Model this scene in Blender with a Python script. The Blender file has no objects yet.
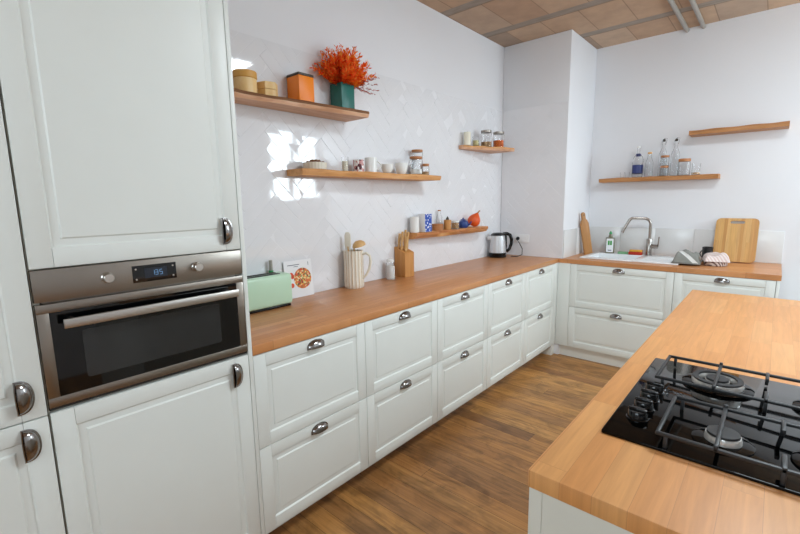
import bpy, bmesh, math, random
from mathutils import Vector, Matrix
random.seed(7)
S = bpy.context.scene
COL = S.collection
PI = math.pi

# ------------------------------------------------------------------ materials
def lin(h):
    h = h.lstrip('#')
    out = []
    for i in (0, 2, 4):
        c = int(h[i:i+2], 16) / 255
        out.append(c / 12.92 if c <= .04045 else ((c + .055) / 1.055) ** 2.4)
    return (*out, 1)

class NT:
    def __init__(s, name):
        s.m = bpy.data.materials.new(name); s.m.use_nodes = True
        s.t = s.m.node_tree; s.p = s.t.nodes['Principled BSDF']
    def n(s, k, **kw):
        nd = s.t.nodes.new(k)
        for a, b in kw.items(): setattr(nd, a, b)
        return nd
    def l(s, a, b): s.t.links.new(a, b)
    def setin(s, sock, v):
        if hasattr(v, 'is_linked') or hasattr(v, 'links'): s.l(v, sock)
        else: sock.default_value = v
    def M(s, op, a, b=0.0, c=0.0):
        nd = s.n('ShaderNodeMath', operation=op)
        s.setin(nd.inputs[0], a); s.setin(nd.inputs[1], b); s.setin(nd.inputs[2], c)
        return nd.outputs[0]
    def ramp(s, fac, stops, interp='LINEAR'):
        r = s.n('ShaderNodeValToRGB'); r.color_ramp.interpolation = interp
        e = r.color_ramp.elements
        while len(e) < len(stops): e.new(.5)
        for x, (p, c) in zip(e, stops):
            x.position = p; x.color = lin(c) if isinstance(c, str) else c
        s.l(fac, r.inputs[0]); return r.outputs[0]
    def mix(s, fac, a, b, mode='MIX'):
        nd = s.n('ShaderNodeMix', data_type='RGBA', blend_type=mode)
        s.setin(nd.inputs[0], fac); s.setin(nd.inputs[6], a); s.setin(nd.inputs[7], b)
        return nd.outputs[2]
    def obj(s): return s.n('ShaderNodeTexCoord').outputs['Object']
    def noise(s, vec, scale=5, detail=3, rough=.5, dist=0):
        nd = s.n('ShaderNodeTexNoise'); s.l(vec, nd.inputs['Vector'])
        nd.inputs['Scale'].default_value = scale; nd.inputs['Detail'].default_value = detail
        nd.inputs['Roughness'].default_value = rough; nd.inputs['Distortion'].default_value = dist
        return nd.outputs['Fac']
    def scale(s, vec, v):
        nd = s.n('ShaderNodeMapping'); s.l(vec, nd.inputs[0]); nd.inputs['Scale'].default_value = v
        return nd.outputs[0]
    def bump(s, h, strength=.2, dist=.002):
        b = s.n('ShaderNodeBump'); s.l(h, b.inputs['Height'])
        b.inputs['Strength'].default_value = strength; b.inputs['Distance'].default_value = dist
        s.l(b.outputs[0], s.p.inputs['Normal'])

def mat(name, color, rough=.5, metal=0.0, spec=.5, var=.04, **kw):
    t = NT(name); c = lin(color) if isinstance(color, str) else color
    if var:
        f = t.noise(t.obj(), kw.pop('vscale', 6), 3)
        d = tuple(max(0, x * (1 - var)) for x in c[:3]) + (1,); u = tuple(min(1, x * (1 + var)) for x in c[:3]) + (1,)
        t.l(t.ramp(f, [(.3, d), (.7, u)]), t.p.inputs['Base Color'])
    else: t.p.inputs['Base Color'].default_value = c
    t.p.inputs['Roughness'].default_value = rough; t.p.inputs['Metallic'].default_value = metal
    t.p.inputs['Specular IOR Level'].default_value = spec
    for k, v in kw.items(): t.p.inputs[k.replace('_', ' ')].default_value = v
    return t.m

def glass(name, color='#ffffff', rough=.02, ior=1.22):
    t = NT(name); t.p.inputs['Base Color'].default_value = lin(color)
    t.p.inputs['Transmission Weight'].default_value = 1; t.p.inputs['Roughness'].default_value = rough
    t.p.inputs['IOR'].default_value = ior
    return t.m

def planks(name, ua, va, L, W, cols, gap=.0, gapcol='#2a1a10', gu=None, grain=.35, gs=(3, 60), rough=.4, blotch=0.0, bumpy=0.0, spec=.5):
    t = NT(name); o = t.obj(); sp = t.n('ShaderNodeSeparateXYZ'); t.l(o, sp.inputs[0])
    u = sp.outputs['XYZ'.index(ua)]; v = sp.outputs['XYZ'.index(va)]
    vr = t.M('DIVIDE', v, W); row = t.M('FLOOR', vr)
    w1 = t.n('ShaderNodeTexWhiteNoise', noise_dimensions='1D'); t.l(row, w1.inputs['W'])
    u2 = t.M('ADD', t.M('DIVIDE', u, L), t.M('MULTIPLY', w1.outputs[0], 7.3)); col = t.M('FLOOR', u2)
    cb = t.n('ShaderNodeCombineXYZ'); t.l(row, cb.inputs[0]); t.l(col, cb.inputs[1])
    w2 = t.n('ShaderNodeTexWhiteNoise', noise_dimensions='2D'); t.l(cb.outputs[0], w2.inputs['Vector'])
    c = t.ramp(w2.outputs[0], [(i / max(1, len(cols) - 1), k) for i, k in enumerate(cols)])
    gv = t.n('ShaderNodeCombineXYZ')
    t.l(t.M('MULTIPLY', u, gs[0]), gv.inputs[0]); t.l(t.M('MULTIPLY', v, gs[1]), gv.inputs[1]); t.l(t.M('MULTIPLY', w2.outputs[0], 40.0), gv.inputs[2])
    g = t.noise(gv.outputs[0], 1, 5, .6, .6)
    gc = t.ramp(g, [(.3, (1 - grain, 1 - grain * 1.1, 1 - grain * 1.2, 1)), (.7, (1 + grain * .25, 1 + grain * .25, 1 + grain * .25, 1))])
    c = t.mix(1.0, c, gc, 'MULTIPLY')
    if blotch:
        b = t.noise(t.scale(o, (5, 9, 5)), 1, 4, .6, .8)
        c = t.mix(1.0, c, t.ramp(b, [(.36, (1 - blotch,) * 3 + (1,)), (.56, (1, 1, 1, 1))]), 'MULTIPLY')
    if gap:
        gu = gap if gu is None else gu
        m1 = t.M('LESS_THAN', t.M('FRACT', vr), gap / W); m2 = t.M('LESS_THAN', t.M('FRACT', u2), gu / L)
        mk = t.M('MAXIMUM', m1, m2)
        c = t.mix(mk, c, lin(gapcol))
    t.l(c, t.p.inputs['Base Color']); t.p.inputs['Roughness'].default_value = rough
    t.p.inputs['Specular IOR Level'].default_value = spec
    if bumpy: t.bump(g, bumpy, .002)
    return t.m

def wood(name, cols, axis='Y', fine=45, long=3, rough=.5, bumpy=.1):
    t = NT(name); sc = [fine, fine, fine]; sc['XYZ'.index(axis)] = long
    v = t.scale(t.obj(), sc); f = t.noise(v, 1, 5, .6, 1.0)
    t.l(t.ramp(f, [(.25 + .5 * i / (len(cols) - 1), c) for i, c in enumerate(cols)]), t.p.inputs['Base Color'])
    t.p.inputs['Roughness'].default_value = rough; t.bump(f, bumpy, .001)
    return t.m

M = {}
M['paint'] = mat('cabinet_paint', '#e6e8e3', .38, var=.01)
M['plinth'] = mat('plinth_paint', '#e6e4dc', .45, var=.02)
M['island_paint'] = mat('island_panel_paint', '#d6d2c6', .45, var=.02)
M['carcass'] = mat('carcass_board', '#e3ded0', .5, var=.02)
M['gapdark'] = mat('dark_gap_strip', '#22201e', .6, var=0)
M['chrome'] = mat('pewter_chrome', '#94908e', .18, 1.0, var=.05)
M['steel'] = mat('brushed_steel', '#9b938a', .3, 1.0, var=.03)
M['steel_light'] = mat('light_steel', '#c8c4be', .28, 1.0, var=.02)
M['tapsteel'] = mat('tap_steel', '#a9a39d', .22, 1.0, var=.02)
M['blackglass'] = mat('oven_black_glass', '#050506', .04, var=0)
M['ovencavity'] = mat('oven_cavity_glass', '#2c2c2c', .09, var=.1)
M['hobglass'] = mat('hob_black_glass', '#020202', .05, spec=.18, var=0)
M['castiron'] = mat('matt_cast_iron', '#1e1f21', .42, var=.05)
M['burneralu'] = mat('burner_aluminium', '#e4e2de', .22, .6, var=.03)
M['blackplastic'] = mat('black_plastic', '#060607', .12, spec=.35, var=0)
M['wall'] = mat('white_wall_paint', '#e9e9ec', .75, var=.012, vscale=1.5)
M['white'] = mat('white_ceramic', '#efefec', .15, var=.01)
M['sinkwhite'] = mat('sink_ceramic', '#f2f3f4', .2, var=.005)
M['offwhite'] = mat('ivory_ceramic', '#e9e2d2', .35, var=.02)
M['mint'] = mat('mint_enamel', '#c6e6ca', .28, var=.01)
M['tile'] = mat('white_glazed_tile', '#ececef', .05, var=.012, spec=.85)
M['tilesatin'] = mat('satin_white_tile', '#ececef', .4, var=.012)
M['grout'] = mat('pale_grout', '#ebebee', .8, var=.02)
M['panel_tile'] = mat('pale_grey_splash_tile', '#e0dfde', .2, var=.02)
M['top'] = planks('beech_worktop', 'Y', 'X', .42, .042, ['#c68450', '#d2915c', '#c98752', '#d89a66'], gap=.0012, gapcol='#9c6238', grain=.16, gs=(4, 70), rough=.34)
M['topback'] = planks('beech_worktop_back', 'X', 'Y', .42, .042, ['#c68450', '#d2915c', '#c98752', '#d89a66'], gap=.0012, gapcol='#9c6238', grain=.16, gs=(4, 70), rough=.34)
M['topisland'] = planks('beech_worktop_island', 'Y', 'X', .36, .06, ['#d08e52', '#d8985c', '#d39356', '#dca064'], gap=.0008, gapcol='#b67d4e', grain=.16, gs=(4, 60), rough=.42)
M['floor'] = planks('brown_floorboards', 'X', 'Y', 1.5, .098, ['#be864c', '#a87444', '#ca9252', '#986a42', '#d09858'], gap=.0016, gapcol='#3a2414', grain=.36, gs=(2.6, 52), rough=.4, blotch=.36, bumpy=.15)
M['shelf'] = wood('live_edge_oak', ['#bd8248', '#d89c60', '#e4ae74'], 'Y', 40, 3)
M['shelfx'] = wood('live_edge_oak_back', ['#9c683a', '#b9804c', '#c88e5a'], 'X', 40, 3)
M['shelfp'] = wood('pale_live_edge_walnut', ['#bd8660', '#d6a480', '#e6bc9a'], 'Y', 36, 2.5)
M['bark2'] = wood('chestnut_bark_edge', ['#9a5a30', '#bd7844', '#cf9058'], 'Y', 70, 8, .7)
M['bark'] = wood('bark_edge', ['#6d4527', '#8f5f38'], 'Y', 60, 5, .7)
M['barkx'] = wood('bark_edge_back', ['#7d5230', '#a06c40'], 'X', 60, 5, .7)
M['boxwood'] = wood('pale_box_wood', ['#e6bc7c', '#f0ca8c', '#f6d6a0'], 'Z', 30, 6)
M['boxlid'] = wood('honey_lid_wood', ['#d29a48', '#e0aa58'], 'X', 8, 40)
M['jarlid'] = wood('jar_lid_wood', ['#a8683a', '#bd7e4a'], 'X', 30, 8)
M['blockwood'] = wood('knife_block_wood', ['#b87a3e', '#c98c4c', '#d39a5a'], 'Z', 40, 4)
M['knifewood'] = wood('knife_handle_wood', ['#cf9f62', '#dcb47c'], 'Z', 60, 8)
M['bamboo'] = planks('bamboo_board', 'Z', 'X', .8, .022, ['#c8924c', '#d6a45c', '#c38a44', '#dbab66'], grain=.2, gs=(5, 90), rough=.45)
M['boardwood'] = wood('leaning_board_wood', ['#a87440', '#c08a54'], 'Z', 30, 3)
M['orange'] = mat('orange_tin', '#ff8c14', .4, var=.02)
M['darklid'] = mat('dark_tin_lid', '#3a332c', .45, var=.05)
M['teal'] = mat('teal_vase_glaze', '#176a60', .35, var=.08)
M['glass'] = glass('clear_glass')
M['blueglass'] = mat('blue_label', '#1c2a6a', .35, var=.05)
M['wax'] = mat('candle_wax', '#eee8d4', .5, var=.02)
M['honey'] = mat('yellow_grain', '#d9cf9a', .7, var=.2, vscale=120)
M['lentil'] = mat('orange_lentils', '#d9691f', .7, var=.25, vscale=120)
M['oats'] = mat('brown_oats', '#b79268', .8, var=.3, vscale=120)
M['salt'] = mat('white_salt', '#f0efec', .8, var=.02)
M['nuts'] = mat('brown_nut_shell', '#7a4e2c', .6, var=.25, vscale=60)
M['pumpkin'] = mat('orange_pumpkin_skin', '#e2581c', .4, var=.08)
M['stemgreen'] = mat('dry_stem', '#b07a3a', .7, var=.1)
M['bluepot'] = mat('blue_enamel', '#2a4484', .3, var=.05)
M['greentop'] = mat('green_cap', '#2f9a58', .4, var=.05)
M['darkmug'] = mat('black_stoneware', '#17181a', .3, var=.05)
M['plasticwhite'] = mat('white_socket_plastic', '#efefef', .35, var=0)
M['pipe'] = mat('grey_pipe_metal', '#a8a29a', .45, .4, var=.05)
M['red'] = mat('red_sponge', '#b9341c', .9, var=.15, vscale=80)
M['yellow'] = mat('yellow_sponge', '#e2a63a', .9, var=.15, vscale=80)
M['greensponge'] = mat('green_scourer', '#7fae84', .9, var=.2, vscale=120)
M['paper'] = mat('white_card', '#f1f1f3', .5, var=0)
M['ink'] = mat('grey_ink', '#5a6470', .6, var=0)
M['printgreen'] = mat('green_print', '#3f9a46', .5, var=.05)
M['printred'] = mat('red_print', '#e2552f', .5, var=.15, vscale=90)
M['soap'] = mat('olive_soap_bottle', '#8e8a72', .15, var=.03, Transmission_Weight=.35)
M['kettlebody'] = mat('kettle_steel', '#d2d4d6', .4, .45, var=.02)
M['wick'] = mat('wick', '#333333', .8, var=0)

def _blueprint():
    t = NT('blue_carton_print'); o = t.obj(); v = t.n('ShaderNodeTexVoronoi'); t.l(t.scale(o, (1, 1, .8)), v.inputs['Vector']); v.inputs['Scale'].default_value = 55
    t.l(t.ramp(v.outputs['Distance'], [(.28, '#f0f2f6'), (.34, '#1d4fb4')], 'CONSTANT'), t.p.inputs['Base Color']); t.p.inputs['Roughness'].default_value = .4
    return t.m
M['blueprint'] = _blueprint()
def _floral():
    t = NT('floral_print'); o = t.obj(); v = t.n('ShaderNodeTexVoronoi'); t.l(o, v.inputs['Vector']); v.inputs['Scale'].default_value = 60
    t.l(t.ramp(v.outputs['Color'], [(0, '#f0e8e4'), (.35, '#c88a86'), (.55, '#5c2a30'), (.7, '#f0e8e4')], 'CONSTANT'), t.p.inputs['Base Color']); t.p.inputs['Roughness'].default_value = .2
    return t.m
M['floral'] = _floral()
def _food():
    t = NT('food_print'); o = t.obj(); v = t.n('ShaderNodeTexVoronoi'); t.l(o, v.inputs['Vector']); v.inputs['Scale'].default_value = 120
    s = t.n('ShaderNodeSeparateColor'); t.l(v.outputs['Color'], s.inputs[0])
    t.l(t.ramp(s.outputs[0], [(0, '#e0742e'), (.25, '#f0d9a0'), (.45, '#d8452a'), (.62, '#6c8a3c'), (.78, '#e9b24c'), (.9, '#7c3a24')], 'CONSTANT'), t.p.inputs['Base Color'])
    return t.m
M['food'] = _food()
def _stripes(name, c1, c2, ax, per, duty=.5, w=(1, 1, 1)):
    t = NT(name); sp = t.n('ShaderNodeSeparateXYZ'); t.l(t.obj(), sp.inputs[0])
    s = t.M('MULTIPLY', sp.outputs[0], ax[0])
    s = t.M('ADD', s, t.M('MULTIPLY', sp.outputs[1], ax[1])); s = t.M('ADD', s, t.M('MULTIPLY', sp.outputs[2], ax[2]))
    f = t.M('LESS_THAN', t.M('FRACT', t.M('DIVIDE', s, per)), duty)
    t.l(t.mix(f, lin(c2), lin(c1)), t.p.inputs['Base Color']); t.p.inputs['Roughness'].default_value = .9
    n = t.noise(t.obj(), 400, 2); t.bump(n, .3, .001)
    return t.m
M['greytowel'] = _stripes('grey_white_towel', '#d9d8d4', '#85857f', (1, .35, .9), .17, .22)
M['pinktowel'] = _stripes('pink_white_towel', '#eadfdb', '#dcc4be', (1, .8, .3), .022, .5)
M['basket'] = _stripes('striped_basket_weave', '#d8ccc6', '#6e5450', (1, 1, .9), .024, .55)
def _rib():
    t = NT('ribbed_cream_glaze'); sp = t.n('ShaderNodeSeparateXYZ'); t.l(t.obj(), sp.inputs[0])
    a = t.M('ARCTAN2', sp.outputs[1], sp.outputs[0]); f = t.M('FRACT', t.M('ADD', t.M('MULTIPLY', a, 18 / (2 * PI)), .5))
    d = t.M('ABSOLUTE', t.M('SUBTRACT', f, .5)); n = t.noise(t.scale(t.obj(), (30, 30, 8)), 1, 3)
    k = t.M('LESS_THAN', d, t.M('MULTIPLY', n, .16))
    t.l(t.mix(k, lin('#f1eadc'), lin('#c7a67e')), t.p.inputs['Base Color']); t.p.inputs['Roughness'].default_value = .4
    return t.m
M['ribjug'] = _rib()
M['rackgrey'] = mat('grey_drying_mat', '#8d8d88', .6, var=.1)
def _ceil():
    t = NT('hollow_brick_ceiling'); o = t.obj(); sp = t.n('ShaderNodeSeparateXYZ'); t.l(o, sp.inputs[0])
    vr = t.M('DIVIDE', t.M('SUBTRACT', sp.outputs[1], 2.60), .6); row = t.M('FLOOR', vr); fr = t.M('FRACT', vr)
    u = t.M('ADD', t.M('DIVIDE', sp.outputs[0], .30), t.M('MULTIPLY', row, .37)); col = t.M('FLOOR', u)
    cb = t.n('ShaderNodeCombineXYZ'); t.l(row, cb.inputs[0]); t.l(col, cb.inputs[1])
    w = t.n('ShaderNodeTexWhiteNoise', noise_dimensions='2D'); t.l(cb.outputs[0], w.inputs['Vector'])
    c = t.ramp(w.outputs[0], [(0, '#b2927a'), (.4, '#be9f84'), (.8, '#c4a890'), (1, '#a89280')])
    n = t.noise(o, 7, 5, .6); c = t.mix(1.0, c, t.ramp(n, [(.3, (.86, .86, .86, 1)), (.7, (1.06, 1.05, 1.03, 1))]), 'MULTIPLY')
    j = t.M('LESS_THAN', t.M('FRACT', u), .022); c = t.mix(t.M('MULTIPLY', j, .55), c, lin('#6e5644'))
    n2 = t.noise(t.scale(o, (8, 30, 8)), 1, 4)
    bc = t.ramp(n2, [(.3, '#8c8074'), (.7, '#a09488')])
    b = t.M('LESS_THAN', fr, .15); c = t.mix(b, c, bc)
    e = t.M('MULTIPLY', t.M('LESS_THAN', t.M('ABSOLUTE', t.M('SUBTRACT', fr, .158)), .012), .5); c = t.mix(e, c, lin('#5c4a3c'))
    t.l(c, t.p.inputs['Base Color']); t.p.inputs['Roughness'].default_value = .85; t.bump(n, .3, .004)
    return t.m
M['ceiling'] = _ceil()
def _flower():
    t = NT('orange_dried_flower'); g = t.n('ShaderNodeNewGeometry')
    t.l(t.ramp(g.outputs['Random Per Island'], [(0, '#f5500f'), (.35, '#ff7016'), (.7, '#ff9028'), (1, '#ffb850')]), t.p.inputs['Base Color'])
    t.p.inputs['Roughness'].default_value = .7; 
    tr = t.n('ShaderNodeBsdfTranslucent'); mx = t.n('ShaderNodeMixShader'); mx.inputs[0].default_value = .4
    t.l(t.p.inputs['Base Color'].links[0].from_socket, tr.inputs[0]); t.l(t.p.outputs[0], mx.inputs[1]); t.l(tr.outputs[0], mx.inputs[2])
    t.l(mx.outputs[0], t.t.nodes['Material Output'].inputs[0])
    return t.m
M['flower'] = _flower()
M['sprig'] = mat('mauve_sprig', '#b0645c', .8, var=.2, vscale=60)
def emit(name, color, s):
    t = NT(name); t.p.inputs['Base Color'].default_value = lin('#06080c'); t.p.inputs['Emission Color'].default_value = lin(color); t.p.inputs['Emission Strength'].default_value = s
    return t.m
M['lcd'] = emit('blue_display', '#7fb2e6', .8)
M['lcdback'] = emit('display_backlight', '#24344c', .18)

# ------------------------------------------------------------------ mesh helpers
class MB:
    def __init__(s): s.bm = bmesh.new()
    def _merge(s, b, mtx=None):
        if mtx is not None: bmesh.ops.transform(b, matrix=mtx, verts=b.verts)
        me = bpy.data.meshes.new('t'); b.to_mesh(me); b.free(); s.bm.from_mesh(me); bpy.data.meshes.remove(me); return s
    def box(s, x0, x1, y0, y1, z0, z1, bev=0, seg=2, mtx=None):
        b = bmesh.new(); bmesh.ops.create_cube(b, size=1)
        bmesh.ops.scale(b, vec=(x1 - x0, y1 - y0, z1 - z0), verts=b.verts)
        bmesh.ops.translate(b, vec=((x0 + x1) / 2, (y0 + y1) / 2, (z0 + z1) / 2), verts=b.verts)
        if bev: bmesh.ops.bevel(b, geom=b.edges[:], offset=bev, segments=seg, affect='EDGES', profile=.5)
        return s._merge(b, mtx)
    def lathe(s, prof, c=(0, 0, 0), seg=28, mtx=None, flute=None, closed=False):
        b = bmesh.new(); rings = []
        for r, z in prof:
            if r < 1e-6: rings.append([b.verts.new((0, 0, z))])
            else:
                ring = []
                for i in range(seg):
                    a = 2 * PI * i / seg; rr = r * (flute(a) if flute else 1)
                    ring.append(b.verts.new((rr * math.cos(a), rr * math.sin(a), z)))
                rings.append(ring)
        prs = list(zip(rings, rings[1:])) + ([(rings[-1], rings[0])] if closed else [])
        for p, q in prs:
            if len(p) == 1 and len(q) == 1: continue
            for i in range(seg):
                j = (i + 1) % seg
                if len(p) == 1: b.faces.new((p[0], q[j], q[i]))
                elif len(q) == 1: b.faces.new((p[i], p[j], q[0]))
                else: b.faces.new((p[i], p[j], q[j], q[i]))
        if not closed:
            for ring in (rings[0], rings[-1]):
                if len(ring) > 2: b.faces.new(ring)
        bmesh.ops.recalc_face_normals(b, faces=b.faces)
        bmesh.ops.translate(b, vec=c, verts=b.verts)
        return s._merge(b, mtx)
    def cyl(s, r, z0, z1, c=(0, 0, 0), bev=0.0, seg=24, mtx=None):
        if bev: p = [(0, z0), (r - bev, z0), (r, z0 + bev), (r, z1 - bev), (r - bev, z1), (0, z1)]
        else: p = [(0, z0), (r, z0), (r, z1), (0, z1)]
        return s.lathe(p, c, seg, mtx)
    def tube(s, pts, r, seg=10, caps=True):
        pts = [Vector(p) for p in pts]; rs = r if isinstance(r, (list, tuple)) else [r] * len(pts)
        b = bmesh.new(); rings = []; up = None
        for i, p in enumerate(pts):
            d = (pts[min(i + 1, len(pts) - 1)] - pts[max(i - 1, 0)]).normalized()
            if up is None:
                up = Vector((0, 0, 1)) if abs(d.z) < .9 else Vector((1, 0, 0))
            a = d.cross(up).normalized(); up = a.cross(d).normalized()
            rings.append([b.verts.new(p + rs[i] * (math.cos(2 * PI * k / seg) * a + math.sin(2 * PI * k / seg) * up)) for k in range(seg)])
        for p, q in zip(rings, rings[1:]):
            for i in range(seg):
                j = (i + 1) % seg; b.faces.new((p[i], p[j], q[j], q[i]))
        if caps: b.faces.new(rings[0]); b.faces.new(rings[-1])
        bmesh.ops.recalc_face_normals(b, faces=b.faces)
        return s._merge(b)
    def prism(s, poly, h0, h1, bev=0, mtx=None, hole=None):
        b = bmesh.new(); vs = [b.verts.new((x, y, h0)) for x, y in poly]; f = b.faces.new(vs)
        r = bmesh.ops.extrude_face_region(b, geom=[f]); nv = [g for g in r['geom'] if isinstance(g, bmesh.types.BMVert)]
        bmesh.ops.translate(b, vec=(0, 0, h1 - h0), verts=nv)
        bmesh.ops.recalc_face_normals(b, faces=b.faces)
        if bev:
            es = [e for e in b.edges if abs(e.verts[0].co.z - e.verts[1].co.z) < 1e-7]
            bmesh.ops.bevel(b, geom=es, offset=bev, segments=2, affect='EDGES', profile=.5)
        return s._merge(b, mtx)
    def obj(s, name, m, parent=None, loc=(0, 0, 0), rot=(0, 0, 0), smooth=35):
        bmesh.ops.recalc_face_normals(s.bm, faces=s.bm.faces) if False else None
        me = bpy.data.meshes.new(name); s.bm.to_mesh(me); s.bm.free()
        ms = m if isinstance(m, list) else [m]
        for k in ms: me.materials.append(M[k] if isinstance(k, str) else k)
        o = bpy.data.objects.new(name, me); COL.objects.link(o)
        o.location = loc; o.rotation_euler = rot
        if parent is not None: o.parent = parent
        if smooth:
            for p in me.polygons: p.use_smooth = True
            try: me.set_sharp_from_angle(angle=math.radians(smooth))
            except Exception: pass
        return o

def tag(o, label=None, cat=None, group=None, kind=None):
    if label: o['label'] = label
    if cat: o['category'] = cat
    if group: o['group'] = group
    if kind: o['kind'] = kind
    return o
def thing(name, label, cat, loc=(0, 0, 0), rz=0, group=None):
    o = bpy.data.objects.new(name, None); COL.objects.link(o); o.empty_display_size = .1
    o.location = loc; o.rotation_euler = (0, 0, rz)
    return tag(o, label, cat, group)
def struct(name, mb, m, **k):
    o = mb.obj(name, m, **k); o['kind'] = 'structure'; return o
def dup(o, parent=None):
    c = o.copy(); COL.objects.link(c)
    if parent is not None: c.parent = parent
    for ch in list(o.children): dup(ch, c)
    return c
def rrect(x0, x1, y0, y1, r, n=5):
    P = []
    for cx, cy, a0 in ((x1 - r, y1 - r, 0), (x0 + r, y1 - r, PI / 2), (x0 + r, y0 + r, PI), (x1 - r, y0 + r, 1.5 * PI)):
        for i in range(n + 1):
            a = a0 + PI / 2 * i / n; P.append((cx + r * math.cos(a), cy + r * math.sin(a)))
    return P
YZ = Matrix(((0, 0, 1, 0), (1, 0, 0, 0), (0, 1, 0, 0), (0, 0, 0, 1)))   # prism (u,v,h) -> (y,z,x)
XZ = Matrix(((1, 0, 0, 0), (0, 0, -1, 0), (0, 1, 0, 0), (0, 0, 0, 1)))  # prism (u,v,h) -> (x,z,-y)

# ------------------------------------------------------------------ room
D = .601; Y0 = .5425; YF = 3.617; YB = 4.299; YC = 3.626; XC = .632; H = 2.874; XR = 3.6; YN = -2.6; WT = .15
ZT = .918; ZG = .880
struct('floor', MB().box(-WT, XR + WT, YN - WT, YB + WT, -.1, 0), 'floor', smooth=0)
struct('ceiling', MB().box(-WT, XR + WT, YN - WT, YB + WT, H, H + .12), 'ceiling', smooth=0)
struct('wall_left', MB().box(-WT, 0, YN, YB, 0, H), 'wall', smooth=0)
struct('wall_back', MB().box(-WT, XR + WT, YB, YB + WT, 0, H), 'wall', smooth=0)
struct('wall_corner', MB().box(0, XC, YC, YB, 0, H, .006), 'wall')
def wall_with_holes(name, axis, pos, a0, a1, holes):
    mb = MB(); cuts = sorted(holes); cur = a0
    def seg(p, q, z0, z1):
        if q - p < 1e-4 or z1 - z0 < 1e-4: return
        if axis == 'x': mb.box(pos, pos + WT, p, q, z0, z1)
        else: mb.box(p, q, pos - WT, pos, z0, z1)
    for p, q, z0, z1 in cuts:
        seg(cur, p, 0, H); seg(p, q, 0, z0); seg(p, q, z1, H); cur = q
    seg(cur, a1, 0, H)
    return struct(name, mb, 'wall', smooth=0)
W1 = (3.34, 4.27, 1.38, 2.62); W2 = (1.45, 2.62, .95, 2.5); W3 = (.9, 3.0, 1.5, 2.65)
wall_with_holes('wall_right', 'x', XR, YN, YB, [W1, W2])
wall_with_holes('wall_front', 'y', YN, -WT, XR + WT, [W3])
M['frame'] = mat('white_window_frame', '#ececea', .4, var=0)
def window(name, axis, pos, w):
    a0, a1, z0, z1 = w; mb = MB(); t = .05; mid = (a0 + a1) / 2
    def b(p, q, r, s_):
        if axis == 'x': mb.box(pos + .04, pos + .09, p, q, r, s_, .004)
        else: mb.box(p, q, pos - .09, pos - .04, r, s_, .004)
    b(a0, a0 + t, z0, z1); b(a1 - t, a1, z0, z1); b(a0 + t, a1 - t, z0, z0 + t); b(a0 + t, a1 - t, z1 - t, z1); b(mid - .035, mid + .035, z0 + t, z1 - t)
    return struct(name, mb, 'frame')
window('window_1', 'x', XR, W1); window('fill_window_2', 'x', XR, W2); window('fill_window_3', 'y', YN, W3)  # second and third windows are unseen openings added for fill light

# tiles: herringbone laid as real bevelled tiles
def herring(u0, u1, v0, v1, ph, w=.066, n=4, tilt=.0042, seed=3):
    rnd = random.Random(seed); b = bmesh.new(); g = .0005; bev = .0014; h = .0051; s2 = math.sqrt(.5)
    def tile(a0, a1, c0, c1):
        cu, cv = (a0 + a1) / 2, (c0 + c1) / 2
        U = (cu - cv) * s2 + ph[0]; V = (cu + cv) * s2 + ph[1]
        if not (u0 - .3 < U < u1 + .3 and v0 - .3 < V < v1 + .3): return
        tx, ty = rnd.gauss(0, tilt), rnd.gauss(0, tilt)
        lo = []; hi = []
        for a, c in ((a0 + g, c0 + g), (a1 - g, c0 + g), (a1 - g, c1 - g), (a0 + g, c1 - g)):
            lo.append(b.verts.new(((a - c) * s2 + ph[0], (a + c) * s2 + ph[1], .003)))
        for a, c in ((a0 + g + bev, c0 + g + bev), (a1 - g - bev, c0 + g + bev), (a1 - g - bev, c1 - g - bev), (a0 + g + bev, c1 - g - bev)):
            hi.append(b.verts.new(((a - c) * s2 + ph[0], (a + c) * s2 + ph[1], h + tx * (a - cu) + ty * (c - cv))))
        b.faces.new(hi)
        for i in range(4): b.faces.new((lo[i], lo[(i + 1) % 4], hi[(i + 1) % 4], hi[i]))
    R = 60
    for j in range(-R, R):
        for m in range(-8, 9):
            i = j + 2 * n * m
            tile(i * w, (i + n) * w, j * w, (j + 1) * w)
            k = j; r0 = k - 2 * n + 1 + 2 * n * m
            tile(k * w, (k + 1) * w, r0 * w, (r0 + n) * w)
    for co, no in (((u0, 0, 0), (-1, 0, 0)), ((u1, 0, 0), (1, 0, 0)), ((0, v0, 0), (0, -1, 0)), ((0, v1, 0), (0, 1, 0))):
        bmesh.ops.bisect_plane(b, geom=b.verts[:] + b.edges[:] + b.faces[:], plane_co=co, plane_no=no, clear_outer=True)
    return b
def tiled(name, bounds, ph, mtx, seed, tm_='tile'):
    b = herring(*bounds, ph, seed=seed)
    nt = len(b.faces)
    u0, u1, v0, v1 = bounds
    mb = MB(); mb._merge(b); mb.box(u0, u1, v0, v1, .0004, .0045)
    bmesh.ops.transform(mb.bm, matrix=mtx, verts=mb.bm.verts)
    mb.bm.faces.ensure_lookup_table()
    for i, f in enumerate(mb.bm.faces): f.material_index = 0 if i < nt else 1
    o = struct(name, mb, [tm_, 'grout'], smooth=0); return o
ZTILE = 2.292
tiled('trim_1', (Y0 + .004, YC - .001, ZT + .001, ZTILE), (1.2565, 1.882), YZ, 3)
XZf = Matrix(((1, 0, 0, 0), (0, 0, -1, YC), (0, 1, 0, 0), (0, 0, 0, 1)))
tiled('trim_2', (.009, XC - .001, ZT + .001, ZTILE), (.3, 1.5), XZf, 9, 'tilesatin')
mb = MB()
for i in range(5):
    x0 = XC + .009 + i * .2995; mb.box(x0, min(x0 + .2985, 2.135), YB - .008, YB - .0004, ZT + .001, 1.176, .001)
struct('trim_3', mb, 'panel_tile')
mb = MB()
for i in range(2): mb.box(XC + .0004, XC + .008, YC + .004 + i * .333, YC + .004 + i * .333 + .331, ZT + .001, 1.176, .001)
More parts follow.
